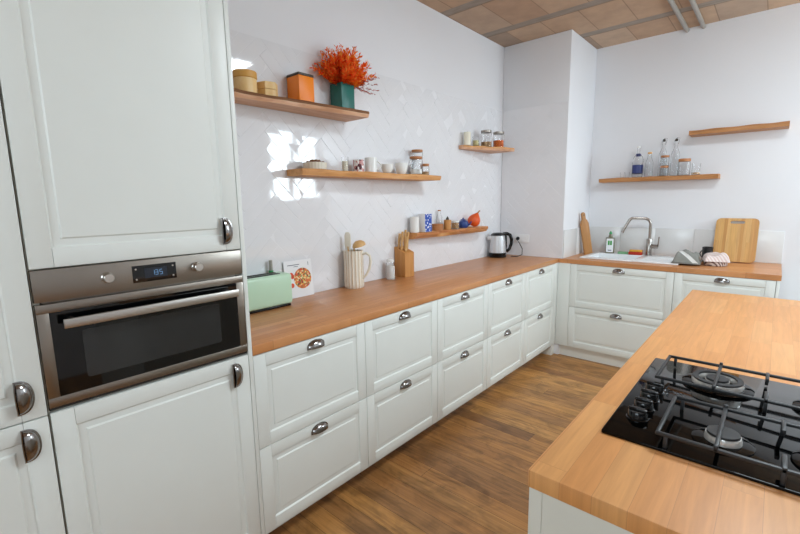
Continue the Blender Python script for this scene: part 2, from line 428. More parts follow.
struct('trim_4', mb, 'panel_tile')

# pipes under the ceiling
for x, y1, lab in ((1.36, 4.297, 'left of the two grey pipes running under the brick ceiling'), (1.475, 4.297, 'right of the two grey pipes running under the brick ceiling')):
    tag(MB().tube([(0, -3.4, 0), (0, -.3, 0), (0, 0, 0)], .016, 14).obj('ceiling_pipe', 'pipe', loc=(x, y1, H - .0175)), lab, 'pipe', 'pipes under the ceiling')

# ------------------------------------------------------------------ cabinets
def front_mesh(w, h, th=.02):
    """framed front in the y-z plane, face towards +x, lower-left corner at the origin"""
    s = .053; g = .0006; mb = MB()
    mb.box(-th, 0, 0, s, 0, h, .0016); mb.box(-th, 0, w - s, w, 0, h, .0016)
    mb.box(-th, -.0003, s + g, w - s - g, 0, s, .0014); mb.box(-th, -.0003, s + g, w - s - g, h - s, h, .0014)
    rings = [(s - .0005, -.0006), (s + .004, -.0062), (s + .022, -.0054), (s + .0265, -.0016), (s + .029, -.0014)]
    b = bmesh.new(); L = []
    for i, d in rings: L.append([b.verts.new((d, y, z)) for y, z in ((i, i), (w - i, i), (w - i, h - i), (i, h - i))])
    for p, q in zip(L, L[1:]):
        for k in range(4): b.faces.new((p[k], p[(k + 1) % 4], q[(k + 1) % 4], q[k]))
    b.faces.new(L[-1]); mb._merge(b)
    mb.box(-th + .001, -.012, s - .002, w - s + .002, s - .002, h - s + .002)
    return mb
def handle_mesh():
    a, bo, c = .044, .023, .033; b = bmesh.new(); nu, nv = 20, 8; G = []
    for i in range(nu + 1):
        th = PI * i / nu; row = []
        for j in range(nv + 1):
            ph = PI / 2 * j / nv
            st = math.sin(th) ** .75 if math.sin(th) > 0 else 0
            row.append(b.verts.new((bo * st * math.cos(ph), -a * math.cos(th), c * st * math.sin(ph))))
        G.append(row)
    for i in range(nu):
        for j in range(nv): b.faces.new((G[i][j], G[i + 1][j], G[i + 1][j + 1], G[i][j + 1]))
    bmesh.ops.remove_doubles(b, verts=b.verts, dist=1e-5)
    bmesh.ops.recalc_face_normals(b, faces=b.faces)
    bmesh.ops.solidify(b, geom=b.faces[:], thickness=.0022)
    mb = MB(); mb._merge(b)
    # back plate with a rim
    P = [(-a - .003, -.004)] + [(-(a + .003) * math.cos(PI * i / 20), (c + .003) * math.sin(PI * i / 20) ** .7) for i in range(0, 21)] + [(a + .003, -.004)]
    mb.prism(P, .0002, .003, .0008, YZ)
    mb.tube([(.0035, -a - .001, -.001), (.0045, -a * .5, -.0025), (.005, 0, -.003), (.0045, a * .5, -.0025), (.0035, a + .001, -.001)], .0025, 8)
    return mb
HP = handle_mesh().obj('handle', 'chrome'); HME = HP.data; bpy.data.objects.remove(HP)
def handle(parent, y, z, vertical=False):
    o = bpy.data.objects.new('handle', HME); COL.objects.link(o); o.parent = parent
    o.location = (.0003, y, z - (0 if vertical else .014)); o.rotation_euler = (-PI / 2 if vertical else 0, 0, 0)
    if vertical: o.location = (.0003, y - .017, z)
    o['label'] = 'chrome cup handle'; return o
Z_B, Z_M, Z_TOP = .106, .4855, .8765
def carcass(w, z0, z1, dep=.56, shelves=()):
    mb = MB(); t = .016; x0, x1 = -dep - .0205, -.0205
    mb.box(x0, x1, 0, t, z0, z1); mb.box(x0, x1, w - t, w, z0, z1); mb.box(x0, x1, t, w - t, z0, z0 + t); mb.box(x0, x0 + .01, t, w - t, z0 + t, z1)
    for s in shelves: mb.box(x0 + .01, x1, t, w - t, s - t / 2, s + t / 2)
    mb.box(x1 - .06, x1, t, w - t, z1 - .016, z1)
    return mb
def base_cabinet(label, loc, rz, w, group, dep=.56):
    t = thing('base_cabinet', label, 'cabinet', loc, rz, group)
    carcass(w, Z_B, ZG - .001, dep).obj('body', 'carcass', t, smooth=0)
    for z0, z1 in ((Z_B, Z_M - .0015), (Z_M + .0015, Z_TOP)):
        d = front_mesh(w - .003, z1 - z0).obj('drawer', 'paint', t, (0, .0015, z0), smooth=30)
        handle(d, (w - .003) / 2, z1 - z0 - .028)
    return t
ords = ['white two-drawer base cabinet right beside the tall oven unit', 'white two-drawer base cabinet, second from the tall oven unit', 'white two-drawer base cabinet in the middle of the run under the tiled wall',
        'white two-drawer base cabinet, fourth from the tall oven unit', 'white two-drawer base cabinet nearest the inner corner of the worktop']
g1 = 'drawer cabinets along the tiled wall'
for k, lb in enumerate(ords): base_cabinet(lb, (D, Y0 + .6 * k, 0), 0, .6, g1)
g2 = 'drawer cabinets along the sink wall'
base_cabinet('wide white two-drawer cabinet beneath the sink', (.713, YF, 0), -PI / 2, .8, g2, .6)
base_cabinet('narrower white drawer cabinet right of the sink, half hidden by the island', (1.513, YF, 0), -PI / 2, .6, g2, .6)
tag(MB().box(0, .018, 0, .62, .0005, ZG - .001, .001).obj('cover_panel', 'paint', loc=(2.1145, YF + .001, 0)), 'white end panel closing the right end of the sink run', 'panel')
t = thing('corner_filler', 'white corner filler strips between the two runs of drawers', 'filler', (D, YF, Z_B))
MB().box(-.02, 0, -.0735, -.0, 0, .7765, .001).obj('strip', 'paint', t); MB().box(.0005, .111, 0, .02, 0, .7765, .001).obj('strip', 'paint', t)
# plinths
struct('baseboard_left', MB().box(D - .13, D - .112, Y0, YF + .05, .0005, Z_B - .002).box(D - .1115, D - .01, 3.56, 3.66, .0005, Z_B - .002, .002), 'plinth')
struct('baseboard_back', MB().box(D - .05, 2.11, YF + .034, YF + .05, .0005, Z_B - .002), 'plinth')

# tall units
YT = Y0 - .016; YTL = YT - .6; ZTALL = 2.35
t = thing('tall_cabinet', 'tall white cabinet housing the built-in oven', 'cabinet', (D, YTL, 0), 0, 'tall cabinets left of the worktop')
carcass(.6, Z_B, ZTALL, .58, (.897, 1.301)).obj('body', 'carcass', t, smooth=0)
d = front_mesh(.596, .890 - Z_B).obj('door', 'paint', t, (0, .002, Z_B), smooth=30); handle(d, .596 - .046, .890 - Z_B - .064, True)
d = front_mesh(.596, ZTALL - 1.297).obj('door', 'paint', t, (0, .002, 1.297), smooth=30); handle(d, .596 - .044, .068, True)
MB().box(-.6, .0, .6005, .616, .0005, ZTALL, .001).obj('side_panel', 'paint', t)
t = thing('tall_cabinet', 'tall white cabinet at the left edge, beside the oven unit', 'cabinet', (D, YTL - .6, 0), 0, 'tall cabinets left of the worktop')
carcass(.598, Z_B, ZTALL, .58, (.889,)).obj('body', 'carcass', t, smooth=0)
d = front_mesh(.594, .8865 - Z_B).obj('door', 'paint', t, (0, .002, Z_B), smooth=30); handle(d, .594 - .04, .8865 - Z_B - .064, True)
d = front_mesh(.594, ZTALL - .8905).obj('door', 'paint', t, (0, .002, .8905), smooth=30); handle(d, .594 - .04, .068, True)
struct('baseboard_tall', MB().box(D - .07, D - .052, YTL - .6, YT, .0005, Z_B - .002), 'plinth')

# oven
t = thing('built_in_oven', 'compact stainless steel built-in oven with black glass door', 'oven', (D, YTL + .002, .9055))
MB().box(-.5, -.021, .018, .578, .0, .385).obj('body', 'steel', t)
p = MB().box(-.02, .0, 0, .596, .2995, .387, .0012).obj('control_panel', 'steel', t)
for y in (.172, .432):
    k = MB().lathe([(0, 0), (.0165, 0), (.0165, .004), (.0145, .006), (.014, .021), (.012, .0235), (0, .0235)], seg=32, mtx=YZ).obj('knob', 'steel_light', p, (.0003, y, .3455))
dp = MB().box(.0, .001, .238, .366, .318, .3705).obj('display', 'blackglass', p)
MB().box(.001, .0014, .272, .338, .329, .360).obj('screen', 'lcdback', dp)
mb = MB()
def digit(y, segs):
    hh, ww, tt = .007, .0065, .0012; zc = .3445
    R = {'a': (0, ww, hh, hh + tt), 'g': (0, ww, -tt / 2, tt / 2), 'd': (0, ww, -hh - tt, -hh), 'f': (-tt, 0, 0, hh), 'b': (ww, ww + tt, 0, hh), 'e': (-tt, 0, -hh, 0), 'c': (ww, ww + tt, -hh, 0)}
    for q in segs: r = R[q]; mb.box(.0014, .0017, y + r[0], y + r[1], zc + r[2], zc + r[3])
digit(.293, 'bc'); digit(.303, 'abgcd'); digit(.3165, 'afgcd')
mb.obj('digits', 'lcd', dp, smooth=0)
for y in (.248, .356):
    for z in (.328, .36): MB().cyl(.0028, 0, .0006, (0, 0, 0), seg=12, mtx=Matrix.Translation((.001, y, z)) @ YZ).obj('touch_key', 'steel_light', dp)
d = MB()
d.box(-.02, .0, 0, .596, 0, .027, .0008); d.box(-.02, .0, 0, .596, .268, .2925, .0008); d.box(-.02, 0, 0, .027, .027, .268, .0008); d.box(-.02, 0, .569, .596, .027, .268, .0008)
d = d.obj('door', 'steel', t)
w = MB().box(-.019, -.0005, .0272, .5688, .0272, .2678).obj('window', 'blackglass', d)
w['label'] = 'black glass'
MB().prism(rrect(.095, .5, .062, .205, .008), -.0005, .0002, 0, YZ).obj('inner_pane', 'ovencavity', w)
h = MB(); h.box(.034, .043, .05, .556, .226, .252, .0015); h.box(.0002, .036, .066, .082, .232, .246, .002); h.box(.0002, .036, .526, .542, .232, .246, .002)
h.obj('handle', 'steel_light', d)
MB().box(-.02, -.006, 0, .596, -.009, -.002).obj('gap_strip', 'gapdark', t)

# worktops
tag(MB().box(.001, D + .002, Y0 + .0008, YC - .0012, ZG, ZT, .002).obj('worktop', 'top'), 'long beech worktop along the tiled wall', 'worktop', 'beech worktops')
SX0, SX1, SY0, SY1 = .745, 1.515, 3.745, 4.232
mb = MB(); yf = YF - .002
for a in ((XC + .0008, SX0 + .02, yf, YB - .009), (SX1 - .02, 2.137, yf, YB - .009), (SX0 + .02, SX1 - .02, yf, SY0 + .02), (SX0 + .02, SX1 - .02, SY1 - .02, YB - .009), (D + .0025, XC + .0008, yf, YC - .0012)): mb.box(*a, ZG, ZT)
tag(mb.obj('worktop', 'topback', smooth=0), 'beech worktop holding the white sink under the back wall', 'worktop', 'beech worktops')
IX0, IX1, IY0, IY1 = 1.736, 2.66, .502, 2.735
tag(MB().prism(rrect(IX0, IX1, IY0, IY1, .005), ZG, ZT, .0018).obj('worktop', 'topisland'), 'thick beech worktop of the kitchen island carrying the gas hob', 'worktop', 'beech worktops')
t = thing('kitchen_island', 'pale island base cabinet under the wooden worktop with hob', 'island', (IX0, IY0, 0))
MB().box(.03, .9, .03, 2.2, .08, .8795).obj('body', 'carcass', t)
MB().box(.03, .9, .005, .0295, .0, .8795, .001).obj('end_panel', 'island_paint', t)
MB().box(.002, .0295, .005, 2.225, .0, .8795, .001).obj('side_panel', 'island_paint', t)
MB().box(.9005, .92, .005, 2.225, .0, .8795, .001).obj('side_panel', 'island_paint', t)
MB().box(.03, .9, 2.2005, 2.225, .0, .8795, .001).obj('end_panel', 'island_paint', t)

# ------------------------------------------------------------------ hob
HX, HY = 1.806, .742
t = thing('gas_hob', 'black glass gas hob with cast iron grates set in island worktop', 'hob', (HX, HY, ZT))
MB().prism(rrect(0, .52, 0, .60, .006), .0004, .007, .001).obj('glass_plate', 'hobglass', t)
for y in (.112, .176, .240, .304):
    k = MB().lathe([(0, .0072), (.025, .0072), (.025, .010), (.0225, .012), (.0205, .027), (.019, .0295), (0, .0295)], seg=28)
    k.box(-.0205, .0205, -.004, .004, .012, .034, .002)
    k.obj('knob', 'blackplastic', t, (.052, y, 0))
def burner(x, y, r, wok=False):
    b = MB().lathe([(0, .0072), (r + .022, .0072), (r + .022, .010), (r + .015, .012), (0, .012)], seg=40).obj('burner', 'hobglass', t, (x, y, 0))
    if wok:
        ring = MB().lathe([(r * .70, .0122), (r, .0122), (r, .020), (r * .97, .026), (r * .74, .026), (r * .70, .02)], seg=48, closed=True).obj('burner_ring', 'burneralu', b)
        MB().lathe([(r * .72, .0265), (r * .97, .0265), (r * .95, .0305), (r * .74, .0305)], seg=48, closed=True).obj('ring_cap', 'castiron', b)
        MB().lathe([(0, .0122), (r * .46, .0122), (r * .46, .024), (0, .024)], seg=36).obj('inner_ring', 'burneralu', b)
        MB().lathe([(0, .0245), (r * .44, .0245), (r * .42, .030), (0, .031)], seg=36).obj('cap', 'castiron', b)
    else:
        MB().lathe([(0, .0122), (r, .0122), (r, .018), (r * .92, .026), (0, .026)], seg=40).obj('burner_ring', 'burneralu', b)
        MB().lathe([(0, .0265), (r * .88, .0265), (r * .86, .031), (0, .032)], seg=40).obj('cap', 'castiron', b)
burner(.180, .462, .062, True); burner(.220, .116, .035); burner(.40, .135, .046); burner(.40, .445, .038)
def grate(x0, x1, y0, y1, bx):
    mb = MB(); z0, z1 = .033, .041; b = .004
    for y in (y0, y1): mb.box(x0, x1, y - b, y + b, z0, z1, .0015)
    for x in (x0 + b, x1 - b): mb.box(x - b, x + b, y0 + b, y1 - b, z0, z1, .0015)
    for x in bx:
        mb.box(x - b, x + b, y0 + b, y1 - b, z0 + .001, z1 + .002, .0015)
        for y in (y0, y1): mb.box(x - b, x + b, y - b, y + b, z0 + .001, z1 + .007, .0015)
    xm = (x0 + x1) / 2 + .015
    for ya, yb in ((y0, y0 + .05), (y1 - .05, y1)): mb.box(xm - b, xm + b, ya - b, yb + b, z0, z1 + .003, .0015)
    for x in (x0 + .02, xm, x1 - .02):
        for y in (y0, y1): mb.box(x - b, x + b, y - b * .9, y + b * .9, .0072, z0, .001)
    mb.obj('pan_support', 'castiron', t)
grate(.044, .50, .345, .552, (.180, .40)); grate(.108, .50, .010, .232, (.215, .40))

# ------------------------------------------------------------------ shelves (live edge boards)
def shelf(name, label, a0, a1, depth, z0, th, m, bark, axis, seed, taper=.012, jit=.006):
    """axis y: against the left wall; axis x: against the back wall (depth grows to -y)"""
    rnd = random.Random(seed); n = 48; b = bmesh.new(); rows = []
    ph = [rnd.uniform(0, 6) for _ in range(4)]
    for i in range(n + 1):
        f = i / n; a = a0 + (a1 - a0) * f; d = depth(f)
        wv = jit * (math.sin(f * 9 + ph[0]) + .6 * math.sin(f * 21 + ph[1]) + .4 * math.sin(f * 47 + ph[2]))
        wb = jit * .8 * (math.sin(f * 13 + ph[3]) + .5 * math.sin(f * 33 + ph[1]))
        tz = th + .002 * math.sin(f * 17 + ph[2])
        df = d + wv; db = max(.008, d - taper + wb)
        w0 = .0085 if axis == 'y' else .001
        P = [(w0, 0), (db, 0), (df - .001, tz * .55), (df, tz * .8), (df - .005, tz), (w0, tz)]
        if axis == 'y': rows.append([b.verts.new((x, a - a0, z)) for x, z in P])
        else: rows.append([b.verts.new((a - a0, -x, z)) for x, z in P])
    K = len(rows[0])
    for p, q in zip(rows, rows[1:]):
        for k in range(K):
            f = b.faces.new((p[k], p[(k + 1) % K], q[(k + 1) % K], q[k]))
            f.material_index = 1 if k in (2, 3) else 0
    b.faces.new(rows[0]); b.faces.new(rows[-1])
    bmesh.ops.recalc_face_normals(b, faces=b.faces)
    mb = MB(); mb._merge(b)
    o = mb.obj(name, [m, bark], loc=(0, a0, z0) if axis == 'y' else (a0, YB, z0), smooth=28)
    return tag(o, label, 'shelf', 'live edge wall shelves')
shelf('wall_shelf', 'uppermost wooden shelf on the tiled wall, holding orange tin and teal vase', Y0 + .02, 1.60, lambda f: .125 + .085 * f, 1.950, .034, 'shelfp', 'bark', 'y', 1)
shelf('wall_shelf', 'middle wooden shelf on the tiled wall with mugs, bowls and jars', 1.148, 2.342, lambda f: .155 + .04 * f, 1.606, .034, 'shelf', 'shelf', 'y', 2, .008, .003)
shelf('wall_shelf', 'lowest live-edge wooden shelf on the tiled wall, holding blue carton and pumpkin', 2.15, 3.14, lambda f: .11 + .05 * f, 1.182, .044, 'shelf', 'bark2', 'y', 3, .028, .012)
shelf('wall_shelf', 'short wooden shelf near the tiled corner with candle and storage jars', 2.86, 3.40, lambda f: .05 + .20 * min(1, f * 1.15), 1.884, .030, 'shelfp', 'shelf', 'y', 4, .01, .003)
shelf('wall_shelf', 'wooden shelf above the sink lined with bottles and glass jars', .755, 1.685, lambda f: .155, 1.606, .036, 'shelfx', 'shelfx', 'x', 5, .006, .003)
shelf('wall_shelf', 'empty wooden shelf high on the back wall at right', 1.458, 2.085, lambda f: .18, 1.968, .036, 'shelfx', 'shelfx', 'x', 6, .004, .002)

# ------------------------------------------------------------------ small things
def jar(name, label, cat, loc, r, h, fill=None, fillh=.5, lid='jarlid', lidh=.016, group=None):
    t = thing(name, label, cat, loc, 0, group); w = .0025; hb = h - lidh
    MB().lathe([(0, 0), (r * .94, 0), (r, .004), (r, hb - .012), (r * .93, hb - .001), (r * .93 - w, hb - .001), (r - w, hb - .014), (r - w, .005), (0, .004)], seg=28).obj('glass_body', 'glass', t)
    if fill: MB().lathe([(0, .0048), (r - w - .0012, .0062), (r - w - .0012, hb * fillh), (0, hb * fillh + .003)], seg=24).obj('contents', fill, t)
    if lid: MB().cyl(r * .98, hb - .0005, h, bev=.002).obj('lid', lid, t)
    return t
def bowl(name, label, cat, loc, r, h, m, rf=.5, group=None):
    p = [(0, 0), (r * rf, 0), (r * rf, .003)]
    for i in range(1, 9):
        a = i / 8; p.append((r * (rf + (1 - rf) * math.sin(a * PI / 2)), .003 + (h - .003) * (1 - math.cos(a * PI / 2)) ** .8))
    q = [(x - .003, max(z, .006)) for x, z in reversed(p[3:])] + [(0, .006)]
    o = MB().lathe(p + q, seg=32).obj(name, m, loc=loc); return tag(o, label, cat, group)
def mug(name, label, loc, r, h, m, ang=.6, hand=True):
    t = thing(name, label, 'mug', loc, ang)
    MB().lathe([(0, 0), (r - .004, 0), (r, .004), (r, h - .001), (r - .001, h), (r - .003, h), (r - .003, .006), (0, .005)], seg=32).obj('cup', m, t)
    if hand:
        P = [(r - .001, 0, h * .78)] + [(r + .026 * math.sin(PI * i / 8), 0, h * (.78 - .55 * i / 8)) for i in range(1, 8)] + [(r - .001, 0, h * .23)]
        MB().tube(P, .0042, 8).obj('handle', m, t)
    return t
ZS1 = 1.9845; ZS2 = 1.6405; ZS3 = 1.2265; ZS4 = 1.9145; ZS5 = 1.6425
# shelf 1
t = thing('round_wooden_box', 'round pale wooden box with honey lid beside tall cabinet on top shelf', 'box', (.072, .895, ZS1))
MB().cyl(.054, 0, .07, bev=.001).obj('box_body', 'boxwood', t); MB().cyl(.0565, .0705, .104, bev=.003, seg=32).obj('lid', 'boxlid', t)
t = thing('hexagonal_wooden_box', 'small two-tier hexagonal wooden box on top shelf', 'box', (.075, 1.015, ZS1), .25)
MB().cyl(.052, 0, .037, bev=.0015, seg=6).obj('tier', 'boxwood', t, smooth=0); MB().cyl(.052, .0385, .073, bev=.0015, seg=6).obj('tier', 'boxwood', t, smooth=0)
t = thing('storage_tin', 'square orange tin with dark lid on top shelf', 'tin', (.066, 1.225, ZS1), 0)
MB().box(-.054, .054, -.05, .05, 0, .142, .004).obj('tin_body', 'orange', t); MB().box(-.0545, .0545, -.0505, .0505, .1425, .155, .003).obj('lid', 'darklid', t)
t = MB(); s = .05
t.box(-s, s, -s, s, 0, .006, .002); t.box(-s, -s + .005, -s, s, .006, .158, .001); t.box(s - .005, s, -s, s, .006, .158, .001); t.box(-s + .005, s - .005, -s, -s + .005, .006, .158, .001); t.box(-s + .005, s - .005, s - .005, s, .006, .158, .001)
VY = 1.523
tag(t.obj('flower_vase', 'teal', loc=(.068, VY, ZS1 + .001)), 'square dark teal vase holding orange dried flowers on top shelf', 'vase')
t = thing('dried_flower_bunch', 'bushy bunch of bright orange dried flowers in the teal vase', 'flowers', (.07, VY, ZS1 + .009))
rnd = random.Random(5)
def plume(b, p0, d, L, nl, size, spread):
    d = d.normalized(); side = d.orthogonal().normalized(); other = d.cross(side)
    pts = []
    for i in range(nl):
        f = .25 + .75 * i / (nl - 1); c = p0 + d * L * f
        a = rnd.uniform(0, 2 * PI); out = (math.cos(a) * side + math.sin(a) * other)
        dirv = (d * .75 + out * spread).normalized(); wv = dirv.cross(out.cross(dirv) if False else d).normalized()
        l = size * rnd.uniform(.6, 1.3) * (1.15 - .55 * f); w = l * .2
        q = [c, c + dirv * l * .45 + wv * w, c + dirv * l, c + dirv * l * .45 - wv * w]
        q = [Vector((max(v.x, -.052), v.y, v.z)) for v in q]
        vs = [b.verts.new(v) for v in q]; b.faces.new(vs)
bm = bmesh.new(); st = MB()
for i in range(190):
    az = rnd.uniform(0, 2 * PI); el = rnd.uniform(.05, 1.0) ** .7 * 1.25
    d = Vector((math.cos(az) * math.sin(el) * .9, math.sin(az) * math.sin(el) * 1.02, math.cos(el) * 1.05))
    if d.x < -.25: d.x = -.25 * rnd.random()
    L = rnd.uniform(.10, .225) * (.8 + .2 * math.cos(el)); p0 = Vector((rnd.uniform(-.02, .02), rnd.uniform(-.03, .03), .135))
    plume(bm, p0, d, L, 36, .036, .8)
mb = MB(); mb._merge(bm); mb.obj('blossom', 'flower', t, smooth=0)
for i in range(16):
    x, y = rnd.uniform(-.03, .03), rnd.uniform(-.03, .03)
    st.tube([(x * .6, y * .6, .0), (x * .5, y * .7, .08), (x * .7, y * .8, .14), (x * 1.6, y * 1.8, .20)], .0016, 5)
st.obj('stem', 'sprig', t)
bm = bmesh.new()
for dy, dz, dx in ((.85, .35, .3), (.9, .15, .3), (.8, -.05, .35), (.7, .25, .45), (.75, -.22, .45)):
    plume(bm, Vector((.01, .04, .15)), Vector((dx, dy, dz)), rnd.uniform(.16, .21), 26, .026, .4)
mb = MB(); mb._merge(bm); mb.obj('sprig', 'sprig', t, smooth=0)

# shelf 2
t = thing('nut_bowl', 'low ribbed white bowl of brown nuts at left end of middle shelf', 'bowl', (.085, 1.285, ZS2))
fl = lambda a: 1 + .02 * math.cos(22 * a)
MB().lathe([(0, 0), (.056, 0), (.062, .004), (.066, .040), (.063, .040), (.058, .006), (0, .005)], seg=88, flute=fl).obj('bowl', 'offwhite', t)
nm = MB()
for i in range(26):
    a = i * 2.4; rr = .052 * math.sqrt((i % 20) / 20); z = .026 + (.013 if i < 20 else .022)
    nm.lathe([(0, -.011), (.007, -.009), (.0105, 0), (.007, .009), (0, .011)], (0, 0, 0), 10, Matrix.Translation((rr * math.cos(a), rr * math.sin(a), z)) @ Matrix.Rotation(a, 4, 'Z') @ Matrix.Rotation(1.2, 4, 'X'))
o = nm.obj('nuts', 'nuts', t); o['kind'] = 'stuff'
t = thing('candle_glass', 'slim pale candle in glass left of floral mug on middle shelf', 'candle', (.09, 1.505, ZS2))
MB().lathe([(0, 0), (.021, 0), (.021, .085), (.019, .085), (.019, .003), (0, .003)], seg=24).obj('glass_cup', 'glass', t); MB().cyl(.0178, .0036, .06).obj('wax', 'wax', t)
mug('floral_mug', 'mug with dark red floral print on middle shelf', (.085, 1.623, ZS2), .034, .076, 'floral', 2.4, False)
mug('white_mug', 'plain white mug left of the two small bowls on middle shelf', (.1, 1.716, ZS2), .039, .094, 'white', .9)
bowl('small_bowl', 'small white bowl beside the plain white mug on middle shelf', 'bowl', (.1, 1.867, ZS2), .042, .062, 'white', .45)
bowl('small_bowl', 'taller pale bowl just left of the jars on middle shelf', 'bowl', (.1, 2.012, ZS2), .045, .076, 'white', .6)
jar('storage_jar', 'shorter wood-lidded glass jar in front, right end of middle shelf', 'jar', (.13, 2.135, ZS2), .045, .125, 'salt', .35, group='wood-lidded jars')
jar('storage_jar', 'tall wood-lidded glass jar behind another, right end of middle shelf', 'jar', (.06, 2.235, ZS2), .042, .185, 'salt', .3, group='wood-lidded jars')
jar('storage_jar', 'smallest wood-lidded jar, last on the middle shelf', 'jar', (.125, 2.243, ZS2), .031, .082, 'oats', .4, group='wood-lidded jars')

# shelf 3
mug('white_cup', 'white cup beside the blue carton on lowest shelf', (.055, 2.205, ZS3), .034, .118, 'white', .3, False)
t = thing('drink_carton', 'blue and white patterned carton on lowest shelf', 'carton', (.065, 2.315, ZS3))
MB().box(-.034, .034, -.041, .041, 0, .135, .0015).obj('carton_body', 'paper', t)
MB().box(.0342, .0348, -.0405, .0405, .001, .134).obj('printed_face', 'blueprint', t)
t = thing('round_wooden_box', 'low round wooden box in front of glass bottle on lowest shelf', 'box', (.075, 2.465, ZS3))
MB().cyl(.044, 0, .034, bev=.001).obj('box_body', 'jarlid', t); MB().cyl(.0455, .0345, .052, bev=.002).obj('lid', 'jarlid', t)
t = thing('glass_bottle', 'clear glass bottle behind low wooden box on lowest shelf', 'bottle', (.033, 2.545, ZS3))
MB().lathe([(0, 0), (.022, 0), (.023, .004), (.023, .10), (.012, .125), (.012, .148), (.0105, .148), (.0105, .126), (.021, .10), (.021, .005), (0, .004)], seg=24).obj('glass_body', 'glass', t)
MB().cyl(.013, .149, .158).obj('stopper', 'jarlid', t)
t = thing('spice_mill', 'small wooden mill with dark pointed cap on lowest shelf', 'mill', (.075, 2.60, ZS3))
MB().cyl(.030, 0, .078, bev=.002).obj('mill_body', 'blockwood', t); MB().lathe([(0, .0785), (.014, .0785), (.011, .092), (0, .108)], seg=20).obj('cap', 'darklid', t)
jar('small_jar', 'small amber jar with white lid on lowest shelf', 'jar', (.09, 2.69, ZS3), .034, .068, 'oats', .9, 'white', .014)
t = thing('teapot', 'blue enamel teapot beside orange pumpkin on lowest shelf', 'teapot', (.075, 2.83, ZS3), .3)
MB().lathe([(0, 0), (.034, 0), (.045, .012), (.049, .03), (.044, .05), (.026, .064), (0, .066)], seg=28).obj('pot_body', 'bluepot', t)
MB().lathe([(0, .0665), (.024, .0665), (.02, .072), (.006, .076), (.007, .084), (0, .088)], seg=20).obj('lid', 'bluepot', t)
MB().tube([(.044, 0, .025), (.062, 0, .036), (.072, 0, .056)], [.009, .007, .005], 10).obj('spout', 'bluepot', t)
MB().tube([(-.042, 0, .05), (-.062, 0, .052), (-.070, 0, .036), (-.060, 0, .02), (-.044, 0, .018)], .0045, 8).obj('handle', 'bluepot', t)
t = thing('pumpkin', 'small orange pumpkin with stem at right end of lowest shelf', 'pumpkin', (.085, 2.99, ZS3 + .0005))
R = Matrix.Rotation(.45, 4, Vector((-.6, .8, 0)))
tm = Matrix.Translation((0, 0, .056)) @ R
MB().lathe([(0, -.052), (.025, -.050), (.046, -.034), (.055, -.008), (.050, .018), (.036, .040), (.020, .056), (.010, .068), (0, .07)], seg=60, mtx=tm, flute=lambda a: 1 + .025 * math.cos(9 * a)).obj('skin', 'pumpkin', t)
MB().tube([tm @ Vector((0, 0, .066)), tm @ Vector((.002, 0, .082)), tm @ Vector((.008, .002, .098))], [.007, .005, .0045], 8).obj('stem', 'stemgreen', t)

# shelf 4
t = thing('pillar_candle', 'ivory pillar candle at left end of the short corner shelf', 'candle', (.055, 2.915, ZS4))
MB().cyl(.029, 0, .108, bev=.002).obj('wax', 'wax', t); MB().cyl(.001, .1085, .116, seg=6).obj('wick', 'wick', t)
jar('storage_jar', 'small glass jar of pale grain next to candle on corner shelf', 'jar', (.075, 3.02, ZS4), .028, .09, 'honey', .55, None, .004)
jar('storage_jar', 'metal-lidded glass jar left of the orange lentils on corner shelf', 'jar', (.1, 3.15, ZS4), .047, .142, 'oats', .35, 'steel', .02)
jar('storage_jar', 'metal-lidded glass jar of orange lentils on corner shelf', 'jar', (.12, 3.335, ZS4), .049, .146, 'lentil', .55, 'steel', .02)

# shelf 5
yb5 = 4.20
def tumbler(label, x):
    o = MB().lathe([(0, 0), (.015, 0), (.018, .055), (.0165, .055), (.0138, .004), (0, .004)], seg=24).obj('small_glass', 'glass', loc=(x, 4.21, ZS5)); tag(o, label, 'glass', 'small glasses above the sink')
tumbler('leftmost small glass on the shelf above the sink', .945); tumbler('small glass right next to blue-labelled bottle above sink', .988)
def bottle(name, label, x, r, h, cap, label_m=None, y=yb5, rn=.012, sh=.6):
    t = thing(name, label, 'bottle', (x, y, ZS5)); w = .002
    MB().lathe([(0, 0), (r * .95, 0), (r, .004), (r, h * sh), (r * .8, h * (sh + .1)), (rn, h * (sh + .22)), (rn, h - .002), (rn - w, h - .002), (rn - w, h * (sh + .21)), (r - w, h * sh), (r - w, .006), (0, .005)], seg=28).obj('glass_body', 'glass', t)
    if label_m: MB().lathe([(r + .0003, h * .14), (r + .0009, h * .14), (r + .0009, h * .42), (r + .0003, h * .42)], seg=28, closed=True).obj('label', label_m, t)
    if label_m: MB().lathe([(rn + .008, h * .70), (rn + .010, h * .70), (rn + .004, h * .80), (rn + .002, h * .80)], seg=24, closed=True).obj('neck_label', label_m, t)
    if cap == 'swing':
        MB().lathe([(0, h - .002), (.011, h - .002), (.013, h + .010), (.008, h + .02), (0, h + .021)], seg=18).obj('stopper', 'darklid', t)
        MB().tube([(.015, 0, h - .03), (.020, 0, h - .005), (.024, 0, h + .024), (.004, 0, h + .026), (-.015, 0, h + .004), (-.015, 0, h - .03)], .0016, 6).obj('wire_clip', 'chrome', t)
    elif cap: MB().cyl(rn + .0015, h - .0015, h + .012, bev=.001).obj('cap', cap, t)
    return t
bottle('glass_bottle', 'clear bottle with dark blue label on the shelf above the sink', 1.072, .043, .265, 'white', 'blueglass')
bottle('glass_bottle', 'plain clear bottle with gold cap right of blue-labelled bottle', 1.165, .032, .205, 'boxlid', rn=.016)
bottle('swing_top_bottle', 'swing-top glass bottle behind the two stacked jars', 1.262, .033, .305, 'swing', y=4.235)
bottle('swing_top_bottle', 'swing-top glass bottle right of the stacked jars', 1.358, .033, .300, 'swing', y=4.23)
